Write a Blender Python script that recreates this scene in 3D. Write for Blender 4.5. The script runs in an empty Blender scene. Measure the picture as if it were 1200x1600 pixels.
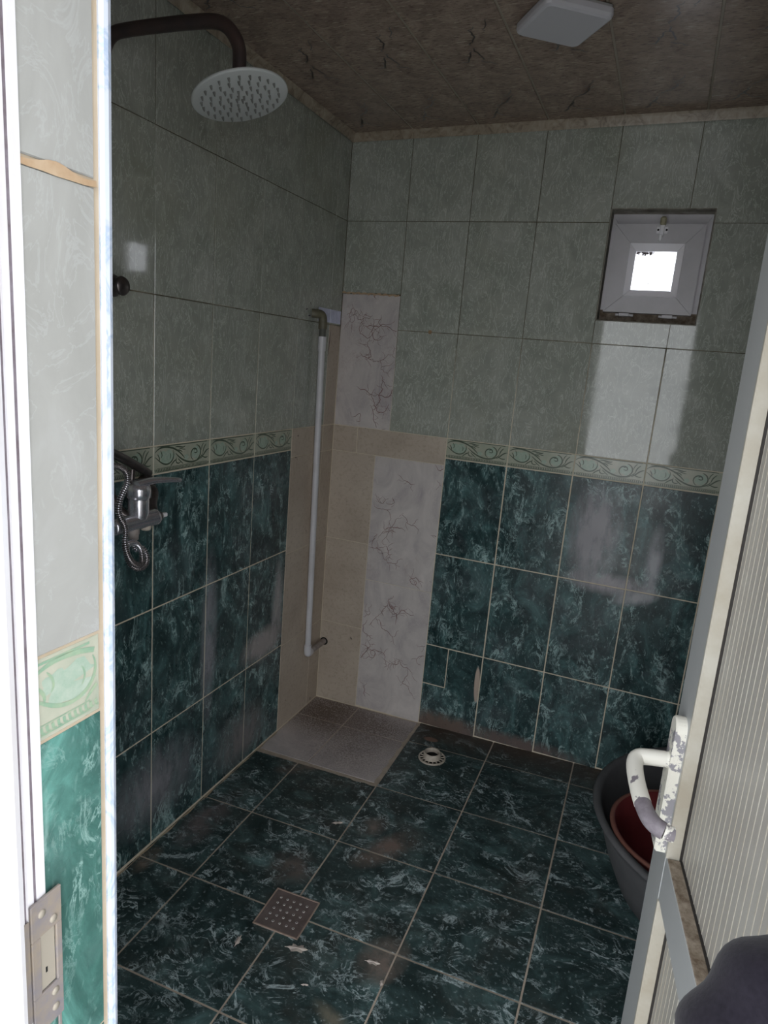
import bpy, math, random
from mathutils import Matrix, Vector
random.seed(7)
PI = math.pi
# ---------------------------------------------------------------- camera, world, exposure
scn = bpy.context.scene
col = scn.collection
cam_data = bpy.data.cameras.new('camera'); cam = bpy.data.objects.new('camera', cam_data); col.objects.link(cam)
cam_data.sensor_fit = 'HORIZONTAL'; cam_data.sensor_width = 36.0; cam_data.lens = 1055.228 / 1200 * 36.0; cam_data.clip_start = .02
cam.matrix_world = Matrix(((0.92090977, -0.15830097, 0.35618253, 1.28197),
                           (0.38113522, 0.17437609, -0.90792561, -2.60007),
                           (0.08161579, 0.97187128, 0.22091872, 1.56149), (0, 0, 0, 1)))
scn.camera = cam
scn.view_settings.view_transform = 'Standard'
scn.view_settings.look = 'None'
scn.view_settings.gamma = 1.0
scn.view_settings.use_curve_mapping = False
scn.view_settings.exposure = 1.25
world = bpy.data.worlds.new('overcast_sky'); scn.world = world; world.use_nodes = True
bg = world.node_tree.nodes['Background']
bg.inputs[0].default_value = (0.93, 0.96, 1.0, 1); bg.inputs[1].default_value = 2.0
# sampling guide for the daylight entering the doorway (a portal adds no light of its own)
def portal(name, loc, rot, sx, sy):
    l = bpy.data.lights.new(name, 'AREA'); l.shape = 'RECTANGLE'; l.size = sx; l.size_y = sy
    l.cycles.is_portal = True
    o = bpy.data.objects.new(name, l); o.location = loc; o.rotation_euler = rot; col.objects.link(o)
    o['label'] = 'daylight portal in the doorway opening'; o['category'] = 'light'; o['kind'] = 'structure'
portal('doorway_daylight', (1.16, -2.30, 1.03), (math.radians(90), 0, 0), 0.76, 2.1)
portal('window_daylight', (1.176, 0.19, 1.94), (math.radians(-90), 0, 0), 0.30, 0.34)

# ---------------------------------------------------------------- material helpers
class N:
    def __init__(s, name):
        s.m = bpy.data.materials.new(name); s.m.use_nodes = True; s.t = s.m.node_tree
        s.b = s.t.nodes['Principled BSDF']; s.L = s.t.links.new
    def n(s, typ, **kw):
        x = s.t.nodes.new(typ)
        for k, v in kw.items():
            setattr(x, k, v)
        return x
    def set(s, x, **kw):
        for k, v in kw.items():
            x.inputs[k.replace('_', ' ')].default_value = v
        return x
    def coord(s, scale=(1, 1, 1), rot=(0, 0, 0), rnd=True, world=False):
        if world:
            src = s.n('ShaderNodeNewGeometry').outputs['Position']
        else:
            src = s.n('ShaderNodeTexCoord').outputs['Object']
        if rnd:
            oi = s.n('ShaderNodeObjectInfo')
            m = s.n('ShaderNodeMath', operation='MULTIPLY'); s.L(oi.outputs['Random'], m.inputs[0]); m.inputs[1].default_value = 37.0
            a = s.n('ShaderNodeVectorMath', operation='ADD'); s.L(src, a.inputs[0]); s.L(m.outputs[0], a.inputs[1]); src = a.outputs[0]
        mp = s.n('ShaderNodeMapping'); s.L(src, mp.inputs[0]); mp.inputs['Scale'].default_value = scale; mp.inputs['Rotation'].default_value = rot
        return mp.outputs[0]
    def noise(s, vec, scale, detail=6, rough=.6, dist=0.0):
        x = s.n('ShaderNodeTexNoise'); s.L(vec, x.inputs['Vector'])
        x.inputs['Scale'].default_value = scale; x.inputs['Detail'].default_value = detail
        x.inputs['Roughness'].default_value = rough; x.inputs['Distortion'].default_value = dist
        return x.outputs[0]
    def ramp(s, fac, stops, interp='LINEAR'):
        r = s.n('ShaderNodeValToRGB'); s.L(fac, r.inputs[0]); cr = r.color_ramp; cr.interpolation = interp
        while len(cr.elements) < len(stops): cr.elements.new(0.5)
        for e, (p, c) in zip(cr.elements, stops):
            e.position = p; e.color = (c if len(c) == 4 else (*c, 1)) if isinstance(c, tuple) else (c, c, c, 1)
        return r.outputs[0]
    def mix(s, fac, a, b, blend='MIX'):
        x = s.n('ShaderNodeMix', data_type='RGBA', blend_type=blend)
        for sock, v in ((x.inputs['Factor'], fac), (x.inputs['A'], a), (x.inputs['B'], b)):
            if hasattr(v, 'links'): s.L(v, sock)
            elif isinstance(v, tuple): sock.default_value = (*v, 1) if len(v) == 3 else v
            else: sock.default_value = v
        return x.outputs['Result']
    def math(s, op, a, b=0.0, clamp=False):
        x = s.n('ShaderNodeMath', operation=op, use_clamp=clamp)
        for sock, v in ((x.inputs[0], a), (x.inputs[1], b)):
            if hasattr(v, 'links'): s.L(v, sock)
            else: sock.default_value = v
        return x.outputs[0]
    def band(s, fac, c, w):        # 1 at fac == c falling to 0 at distance w
        d = s.math('ABSOLUTE', s.math('SUBTRACT', fac, c))
        return s.math('SUBTRACT', 1.0, s.math('DIVIDE', d, w), clamp=True)
    def stain(s, base, c, r, colr, amt, nz, ang=(0, 0, 0)):    # a stain or plain colour patch of its own shape at a place
        g = s.n('ShaderNodeNewGeometry').outputs['Position']
        v = s.n('ShaderNodeVectorMath', operation='SUBTRACT'); s.L(g, v.inputs[0]); v.inputs[1].default_value = c
        mp = s.n('ShaderNodeMapping'); s.L(v.outputs[0], mp.inputs[0]); mp.inputs['Rotation'].default_value = ang
        mp.inputs['Scale'].default_value = (1, 1, 1)
        d = s.n('ShaderNodeVectorMath', operation='DIVIDE'); s.L(mp.outputs[0], d.inputs[0]); d.inputs[1].default_value = r
        l = s.n('ShaderNodeVectorMath', operation='LENGTH'); s.L(d.outputs[0], l.inputs[0])
        f = s.math('SUBTRACT', 1.0, l.outputs['Value'], clamp=True)
        f = s.math('MULTIPLY', f, nz); f = s.math('MULTIPLY', f, amt, clamp=True)
        return s.mix(f, base, colr)
    def out(s, color, rough=.5, metal=0.0, spec=.5, bump=None, bs=.2, bd=.002):
        if hasattr(color, 'links'): s.L(color, s.b.inputs['Base Color'])
        else: s.b.inputs['Base Color'].default_value = (*color, 1)
        if hasattr(rough, 'links'): s.L(rough, s.b.inputs['Roughness'])
        else: s.b.inputs['Roughness'].default_value = rough
        s.b.inputs['Metallic'].default_value = metal
        s.b.inputs['Specular IOR Level'].default_value = spec
        if bump is not None:
            bp = s.n('ShaderNodeBump'); s.L(bump, bp.inputs['Height']); bp.inputs['Strength'].default_value = bs; bp.inputs['Distance'].default_value = bd
            s.L(bp.outputs[0], s.b.inputs['Normal'])
        return s.m

M = {}
def mk_grey():
    s = N('grey_green_ceramic'); v = s.coord(rot=(0, 0, .6)); 
    a = s.noise(v, 7, 8, .62, 1.2)
    c = s.ramp(a, [(.25, (.265, .29, .245)), (.5, (.345, .362, .315)), (.75, (.43, .445, .395))])
    w = s.coord(scale=(1.0, .35, 1), rot=(0, 0, -.5)); b = s.noise(w, 26, 6, .6, 2.5)
    c = s.mix(s.math('MULTIPLY', s.band(b, .52, .022), .62), c, (.68, .71, .65))
    b2 = s.noise(w, 60, 3, .5, 1.0)
    c = s.mix(s.math('MULTIPLY', s.band(b2, .5, .05), .16), c, (.25, .27, .25))
    g = s.coord(rnd=False, world=True); gn = s.noise(g, 2.2, 5, .6)
    c = s.mix(s.math('MULTIPLY', s.ramp(gn, [(.5, 0.), (.72, 1.)]), .30), c, (.30, .29, .20))
    rg = s.ramp(s.noise(g, 3.5, 4), [(.35, .03), (.8, .16)])
    return s.out(c, rg, spec=.45, bump=s.noise(v, 5, 2), bs=.06, bd=.003)
M['grey'] = mk_grey()
def green(name, dark, mid, vein, sc=1.0, floor=False, stretch=(1, .55, 1), rot=(0, 0, .7)):
    s = N(name); v = s.coord(scale=stretch, rot=rot)
    a = s.noise(v, 9 * sc, 10, .68, 1.4)
    c = s.ramp(a, [(.36, dark), (.50, tuple(.65 * x + .35 * y for x, y in zip(dark, mid))), (.60, mid), (.72, tuple(min(1, 2.0 * q) for q in mid))])
    b = s.noise(v, 20 * sc, 9, .70, 1.1)
    k = s.ramp(s.noise(v, 6 * sc, 4, .6, 1), [(.44, 0.), (.60, 1.)])
    k = s.math('MULTIPLY', k, s.ramp(s.noise(v, 34 * sc, 4, .6), [(.42, .1), (.55, 1.)]))
    f = s.math('MULTIPLY', s.math('MULTIPLY', s.band(b, .53, .026), k), .85)
    c = s.mix(f, c, vein)
    b3 = s.noise(v, 11 * sc, 9, .74, 1.3)
    f = s.math('MULTIPLY', s.math('MULTIPLY', s.band(b3, .61, .036), s.ramp(s.noise(v, 15 * sc, 4), [(.42, 0.), (.56, 1.)])), .7)
    c = s.mix(f, c, vein)
    sp = s.noise(v, 120 * sc, 2, .5)
    c = s.mix(s.math('MULTIPLY', s.ramp(sp, [(.62, 0.), (.72, 1.)]), .25), c, vein)
    g = s.coord(rnd=False, world=True)
    if floor:
        nz = s.ramp(s.noise(g, 14, 6, .65), [(.30, 0.), (.62, 1.6)])
        for cc, rr, colr, am, ang in floor_stains: c = s.stain(c, cc, rr, colr, am, nz, ang)
        # brown dirt washed along the back wall
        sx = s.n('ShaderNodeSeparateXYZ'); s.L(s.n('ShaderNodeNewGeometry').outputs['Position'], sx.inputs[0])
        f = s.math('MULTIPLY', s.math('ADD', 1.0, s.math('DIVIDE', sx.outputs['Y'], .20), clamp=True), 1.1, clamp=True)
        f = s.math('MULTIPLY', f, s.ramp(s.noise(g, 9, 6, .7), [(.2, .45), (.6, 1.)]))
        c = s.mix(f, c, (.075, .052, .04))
        c = s.mix(s.math('MULTIPLY', s.ramp(s.noise(g, 5, 7, .7), [(.5, 0.), (.75, 1.)]), .30), c, (.13, .10, .08))
        rg = s.ramp(s.noise(g, 6, 5), [(.3, .28), (.7, .5)])
    else:
        nz = s.ramp(s.noise(s.coord(scale=(3, 3, 1), rnd=False, world=True), 9, 6, .65), [(.25, 0.2), (.6, 1.4)])
        for cc, rr, colr, am, ang in wall_marks: c = s.stain(c, cc, rr, colr, am, nz, ang)
        c = s.mix(s.math('MULTIPLY', s.ramp(s.noise(g, 4, 7, .7), [(.48, 0.), (.75, 1.)]), .28), c, (.20, .20, .22))
        rg = s.ramp(s.noise(g, 5, 5), [(.3, .16), (.7, .42)])
    return s.out(c, rg, spec=.36, bump=a, bs=.05, bd=.002)
floor_stains = [((.68, -.80, .01), (.06, .15, .2), (.22, .165, .14), .9, (0, 0, .55)),
                ((.60, -.72, .01), (.05, .07, .2), (.20, .17, .15), .8, (0, 0, .5)),
                ((.035, -1.17, .0), (.035, .07, .2), (.25, .20, .16), 1.1, (0, 0, .0)),
                ((.83, -1.19, .01), (.07, .10, .2), (.22, .18, .155), 1.1, (0, 0, .3)),
                ((.80, -1.40, .01), (.10, .03, .2), (.18, .17, .13), .9, (0, 0, .4)),
                ((.08, -.95, .0), (.07, .16, .2), (.18, .15, .15), .9, (0, 0, 0)),
                ((.22, -.52, .0), (.05, .12, .2), (.20, .16, .14), 1.0, (0, 0, .9)),
                ((.60, -.105, .01), (.035, .018, .2), (.42, .25, .19), 3.0, (0, 0, 0)),
                ((.45, -1.0, .01), (.09, .09, .2), (.14, .12, .11), .9, (0, 0, 0))]
wall_marks = [((1.12, 0, .98), (.11, .2, .24), (.32, .31, .33), 1.3, (0, 0, 0)),  # pale grey patches and a streak below the window; brown stains along the floor
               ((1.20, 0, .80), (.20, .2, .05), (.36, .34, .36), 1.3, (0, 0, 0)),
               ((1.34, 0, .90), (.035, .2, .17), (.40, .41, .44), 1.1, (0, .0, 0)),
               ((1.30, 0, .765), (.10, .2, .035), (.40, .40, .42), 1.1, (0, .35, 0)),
               ((.55, 0, .03), (.45, .2, .07), (.16, .12, .10), 1.6, (0, 0, 0)),
               ((.95, 0, .04), (.30, .2, .05), (.14, .11, .10), 1.4, (0, 0, 0)),
               ((.745, 0, .26), (.012, .2, .085), (.50, .40, .33), 6.0, (0, .04, 0)),
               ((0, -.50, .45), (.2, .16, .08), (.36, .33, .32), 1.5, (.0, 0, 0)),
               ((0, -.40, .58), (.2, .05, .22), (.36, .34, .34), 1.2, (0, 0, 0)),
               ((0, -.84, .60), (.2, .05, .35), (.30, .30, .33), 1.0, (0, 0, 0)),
               ((0, -.62, .12), (.2, .20, .14), (.20, .19, .19), 1.1, (0, 0, 0)),
               ((0, -1.1, .20), (.2, .25, .16), (.24, .24, .26), .9, (0, 0, 0))]
M['green'] = green('green_marbled_ceramic', (.012, .028, .030), (.062, .125, .125), (.50, .70, .68))
M['green_floor'] = green('green_marbled_floor_ceramic', (.015, .029, .029), (.062, .108, .108), (.72, .86, .88), sc=.85, floor=True, stretch=(.8, 1, 1), rot=(0, 0, .2))
M['green_jamb'] = green('green_marbled_reveal_ceramic', (.030, .088, .075), (.085, .215, .185), (.30, .47, .43), sc=.8, stretch=(1, .5, 1), rot=(0, 0, -.75))
def mk_white_grey():
    s = N('pale_marbled_ceramic'); v = s.coord(rot=(0, 0, -.5), scale=(1, .6, 1)); a = s.noise(v, 8, 6, .6, 1.5)
    c = s.ramp(a, [(.3, (.33, .33, .31)), (.55, (.37, .37, .35)), (.75, (.41, .41, .40))])
    b = s.noise(v, 14, 5, .6, 2.2); c = s.mix(s.math('MULTIPLY', s.band(b, .52, .02), .28), c, (.48, .49, .49))
    k = s.noise(v, 30, 3, .5, 1); c = s.mix(s.math('MULTIPLY', s.ramp(k, [(.70, 0.), (.78, 1.)]), .5), c, (.34, .32, .22))
    return s.out(c, .25)
M['pale'] = mk_white_grey()
def mk_marble():
    s = N('lilac_grey_marble_ceramic'); v = s.coord(scale=(1, .6, 1), rot=(0, 0, .6)); a = s.noise(v, 6, 8, .6, 2.0)
    c = s.ramp(a, [(.28, (.41, .37, .38)), (.5, (.55, .51, .49)), (.75, (.66, .61, .58))])
    b = s.noise(v, 9, 4, .6, 3.0); c = s.mix(s.math('MULTIPLY', s.band(b, .5, .015), .45), c, (.66, .61, .58))
    b = s.noise(v, 15, 7, .7, 2.0); k = s.ramp(s.noise(v, 5, 3), [(.52, 0.), (.66, 1.)])
    c = s.mix(s.math('MULTIPLY', s.math('MULTIPLY', s.band(b, .5, .012), k), .8), c, (.22, .10, .09))
    return s.out(c, .4)
M['marble'] = mk_marble()
def mk_marble_floor():
    s = N('dirty_marble_floor_ceramic'); v = s.coord(); a = s.noise(v, 6, 8, .6, 2.0)
    c = s.ramp(a, [(.28, (.46, .42, .42)), (.5, (.55, .50, .49)), (.75, (.64, .58, .56))])
    g = s.coord(rnd=False, world=True); sp = s.noise(g, 170, 6, .8)
    nz = s.ramp(sp, [(.40, .12), (.62, 1.4)])
    c = s.stain(c, (.12, -.11, 0), (.26, .24, .3), (.12, .085, .06), 1.9, nz)
    c = s.stain(c, (.34, -.13, 0), (.34, .20, .3), (.16, .12, .10), 1.3, nz)
    c = s.stain(c, (.33, -.33, 0), (.30, .26, .3), (.20, .16, .15), .9, nz)
    c = s.mix(s.math('MULTIPLY', s.ramp(s.noise(g, 90, 3, .6), [(.66, 0.), (.72, 1.)]), .35), c, (.15, .11, .09))
    return s.out(c, .55)
M['marble_floor'] = mk_marble_floor()
def mk_beige():
    s = N('beige_stone_ceramic'); v = s.coord(); a = s.noise(v, 5, 6, .6)
    c = s.ramp(a, [(.3, (.42, .35, .28)), (.7, (.54, .465, .38))])
    sp = s.noise(v, 70, 4, .7); c = s.mix(s.math('MULTIPLY', s.ramp(sp, [(.35, 1.), (.5, 0.)]), .30), c, (.26, .19, .13))
    k = s.noise(v, 26, 2, .5); c = s.mix(s.math('MULTIPLY', s.ramp(k, [(.74, 0.), (.77, 1.)]), .8), c, (.05, .04, .03))
    return s.out(c, .55)
M['beige'] = mk_beige()
def mk_grout():
    s = N('wall_grout'); g = s.coord(rnd=False, world=True)
    sx = s.n('ShaderNodeSeparateXYZ'); s.L(s.n('ShaderNodeNewGeometry').outputs['Position'], sx.inputs[0])
    h = s.math('ADD', sx.outputs['Z'], s.math('MULTIPLY', s.noise(g, 4, 4), .9))
    f = s.ramp(s.math('SUBTRACT', h, 1.6, clamp=True), [(.25, 0.), (.55, 1.)])
    c = s.mix(s.noise(g, 20, 4), (.52, .44, .32), (.76, .70, .57))
    d = s.mix(s.noise(g, 25, 4), (.03, .027, .02), (.17, .14, .08))
    return s.out(s.mix(f, c, d), .85)
M['grout'] = mk_grout()
def simple(name, c, r=.5, metal=0.0, var=0.0, vs=20, dark=None, spec=.5, bump=0):
    s = N(name); v = s.coord(rnd=False)
    a = s.noise(v, vs, 5, .65)
    cc = s.mix(s.ramp(a, [(.35, 0.), (.68, 1.)]), c, dark) if dark else c
    return s.out(cc, r, metal, spec, bump=a if bump else None, bs=bump)
def paint_worn(name, c, worn, thr=.52, sc=18, r=.5):
    s = N(name); a = s.noise(s.coord(rnd=False), sc, 6, .7)
    return s.out(s.mix(s.ramp(a, [(thr, 0.), (thr + .015, 1.)]), c, worn), r)
M['floor_grout'] = simple('floor_grout', (.56, .48, .39), .9, dark=(.38, .31, .25), vs=14)
M['cream_grout'] = simple('cream_grout', (.48, .40, .30), .85, dark=(.40, .32, .22), vs=12, bump=.3)
M['stain_grout'] = simple('rusty_grout', (.40, .27, .16), .9, dark=(.50, .38, .26), vs=30)
M['orange_grout'] = simple('orange_grout', (.36, .24, .13), .9, dark=(.20, .13, .08), vs=25)
M['patch'] = simple('bluish_white_patch', (.72, .75, .95), .25, dark=(.55, .58, .74), vs=30)
M['plaster'] = simple('rough_plaster', (.45, .44, .42), .9, dark=(.38, .37, .35), vs=6)
M['concrete'] = simple('outdoor_concrete', (.58, .57, .55), .9, dark=(.50, .49, .47), vs=4)
M['upvc'] = simple('white_upvc', (.83, .82, .85), .28, dark=(.78, .75, .76), vs=5)
M['upvc_dirty'] = simple('grubby_white_upvc', (.38, .37, .34), .35, dark=(.33, .31, .28), vs=5)
M['upvc_door'] = simple('door_grey_white_upvc', (.42, .43, .43), .32, dark=(.38, .39, .39), vs=3)
M['upvc_bead'] = simple('cream_white_bead', (.48, .46, .40), .4, dark=(.38, .34, .27), vs=9)
M['upvc_sash'] = simple('lilac_white_upvc', (.56, .54, .56), .4, dark=(.46, .45, .46), vs=5)
M['groove_grey'] = simple('grey_groove_strip', (.22, .19, .22), .8, dark=(.12, .09, .10), vs=40)
M['groove'] = simple('dark_seal', (.06, .04, .06), .8)
M['ledge_dirt'] = simple('dirt_crusted_ledge', (.12, .085, .055), .95, dark=(.33, .28, .22), vs=60, bump=.6)
M['rib_dark'] = simple('black_rubber_seal', (.02, .017, .015), .7)
M['trim_blue'] = (lambda s: s.out(s.mix(s.math('MULTIPLY', s.band(s.noise(s.coord(rnd=False, scale=(1, 1, .6)), 14, 6, .6, 2), .52, .06), .7), (.56, .60, .68), (.30, .40, .55)), .25))(N('blue_veined_plastic'))
M['moulding'] = (lambda s: s.out(s.ramp(s.noise(s.coord(rnd=False), 22, 7, .65, 1.5), [(.3, (.14, .10, .07)), (.5, (.33, .27, .20)), (.7, (.42, .36, .28))]), .35))(N('brown_marbled_moulding'))
def mk_ceiling():
    s = N('brown_marbled_pvc'); v = s.coord(rnd=False, scale=(1, 1, 1)); a = s.noise(v, 9, 8, .7, 1.0)
    c = s.ramp(a, [(.3, (.19, .135, .105)), (.5, (.30, .225, .18)), (.7, (.42, .33, .26))])
    w = s.coord(rnd=False, scale=(1, 4.5, 1)); b = s.noise(w, 24, 5, .65, .6)
    c = s.mix(s.math('MULTIPLY', s.ramp(b, [(.58, 0.), (.66, 1.)]), .7), c, (.56, .49, .38))
    c = s.mix(s.math('MULTIPLY', s.ramp(s.noise(w, 46, 4, .6), [(.36, 1.), (.45, 0.)]), .65), c, (.08, .045, .036))
    return s.out(c, .24, spec=.30)
M['ceiling'] = mk_ceiling()
M['crack'] = simple('dark_brown_print', (.025, .014, .012), .3)
M['crack_marble'] = simple('reddish_brown_print', (.22, .07, .06), .4, dark=(.10, .06, .055), vs=40)
M['seam_pale'] = simple('pale_panel_seam', (.30, .26, .20), .5)
M['border'] = (lambda s: s.out(s.ramp(s.noise(s.coord(), 18, 5, .6), [(.35, (.36, .395, .31)), (.65, (.46, .46, .37))]), .25))(N('cream_green_border_glaze'))
M['border_blob'] = simple('pale_mint_print', (.31, .42, .33), .25, dark=(.42, .49, .41), vs=60)
M['scroll'] = simple('grey_green_print', (.05, .075, .05), .3, dark=(.09, .12, .08), vs=40)
M['scroll_jamb'] = simple('soft_green_print', (.22, .36, .26), .3, dark=(.36, .44, .30), vs=40)
M['chrome'] = simple('worn_chrome', (.85, .84, .90), .22, .85, dark=(.62, .61, .66), vs=30)
M['chrome_dark'] = simple('tarnished_chrome', (.16, .14, .14), .3, .8, dark=(.10, .085, .08), vs=30)
M['iron'] = simple('dark_bronze_pipe', (.040, .032, .032), .5, .2, dark=(.07, .045, .04), vs=20)
M['disc'] = simple('matt_steel_face', (.46, .48, .47), .5, 0, dark=(.42, .44, .43), vs=6)
M['nozzle'] = simple('grey_rubber_nozzle', (.13, .13, .12), .6)
M['white_pipe'] = simple('white_plastic_pipe', (.66, .65, .68), .35, dark=(.56, .55, .56), vs=10)
M['old_pipe'] = simple('grimy_pipe', (.40, .36, .34), .6, dark=(.25, .21, .19), vs=40)
M['elbow'] = simple('olive_grey_elbow', (.17, .155, .10), .5, dark=(.11, .10, .07), vs=25)
M['elbow_dark'] = simple('dark_grey_coupling', (.10, .10, .085), .6)
M['hole'] = simple('black_hole', (.004, .004, .004), 1)
M['strainer'] = simple('ivory_plastic', (.60, .54, .46), .5, dark=(.44, .38, .31), vs=60)
M['grate'] = simple('rusty_steel_grate', (.26, .21, .20), .42, .45, dark=(.18, .14, .13), vs=25)
M['grate_rim'] = simple('tan_grate_rim', (.42, .32, .26), .6, dark=(.3, .22, .18), vs=40)
M['rivet'] = simple('bright_hole_edge', (.85, .83, .80), .5)
M['tub'] = simple('dark_grey_rubber', (.13, .13, .135), .6, dark=(.10, .10, .105), vs=10)
M['basin'] = simple('dark_red_plastic', (.17, .030, .032), .4, dark=(.12, .02, .022), vs=10)
M['basin_rim'] = simple('worn_red_rim', (.24, .10, .075), .5)
M['handle'] = paint_worn('peeling_white_handle_paint', (.74, .72, .65), (.20, .18, .20), .54, 14)
M['handle_side'] = paint_worn('peeling_plate_paint', (.72, .70, .62), (.27, .26, .28), .5, 30)
M['handle_bare'] = simple('bare_grey_metal', (.15, .13, .15), .6, dark=(.22, .20, .22), vs=90)
M['strike'] = simple('dirty_zinc', (.24, .22, .235), .6, .2, dark=(.34, .28, .21), vs=35)
M['screw'] = simple('tan_screw', (.38, .34, .28), .6, .2)
M['leaf'] = simple('dry_pinkish_leaf', (.50, .43, .40), .8, dark=(.62, .56, .48), vs=60)
M['lamp'] = simple('milky_lamp_cover', (.58, .575, .61), .5)
M['lamp_base'] = simple('grey_lamp_base', (.42, .42, .42), .6)
M['latch'] = simple('yellowed_latch_plastic', (.34, .31, .20), .5)
M['window_sill'] = simple('grimy_reveal', (.34, .33, .28), .8, dark=(.11, .09, .07), vs=16)
def mk_cloth():
    s = N('dark_navy_knit'); v = s.coord(rnd=False); a = s.noise(v, 250, 2, .5)
    c = s.mix(a, (.004, .0035, .006), (.014, .012, .018))
    m = s.out(c, .95, spec=.1, bump=a, bs=.3, bd=.001); s.b.inputs['Sheen Weight'].default_value = .08; return m
M['cloth'] = mk_cloth()
def mk_glass():
    s = N('dusty_window_glass'); t = s.t; g = s.n('ShaderNodeBsdfTransparent'); g.inputs[0].default_value = (.95, .95, .97, 1)
    gl = s.n('ShaderNodeBsdfGlossy'); gl.inputs['Roughness'].default_value = .05
    df = s.n('ShaderNodeBsdfDiffuse'); df.inputs[0].default_value = (.12, .10, .10, 1)
    v = s.coord(rnd=False); sp = s.ramp(s.noise(v, 130, 2, .5), [(.70, 0.), (.74, 1.)])
    sp2 = s.stain((0., 0., 0.), (1.138, .06, 1.997), (.036, .3, .013), (1., 1., 1.), 4.5, s.ramp(s.noise(v, 110, 5, .7), [(.46, 0.), (.56, 1.)]))
    f = s.math('ADD', sp, sp2, clamp=True)
    m1 = s.n('ShaderNodeMixShader'); m1.inputs[0].default_value = .06; s.L(g.outputs[0], m1.inputs[1]); s.L(gl.outputs[0], m1.inputs[2])
    m2 = s.n('ShaderNodeMixShader'); s.L(f, m2.inputs[0]); s.L(m1.outputs[0], m2.inputs[1]); s.L(df.outputs[0], m2.inputs[2])
    o = [x for x in t.nodes if x.type == 'OUTPUT_MATERIAL'][0]; s.L(m2.outputs[0], o.inputs[0]); return s.m
M['glass'] = mk_glass()

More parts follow.
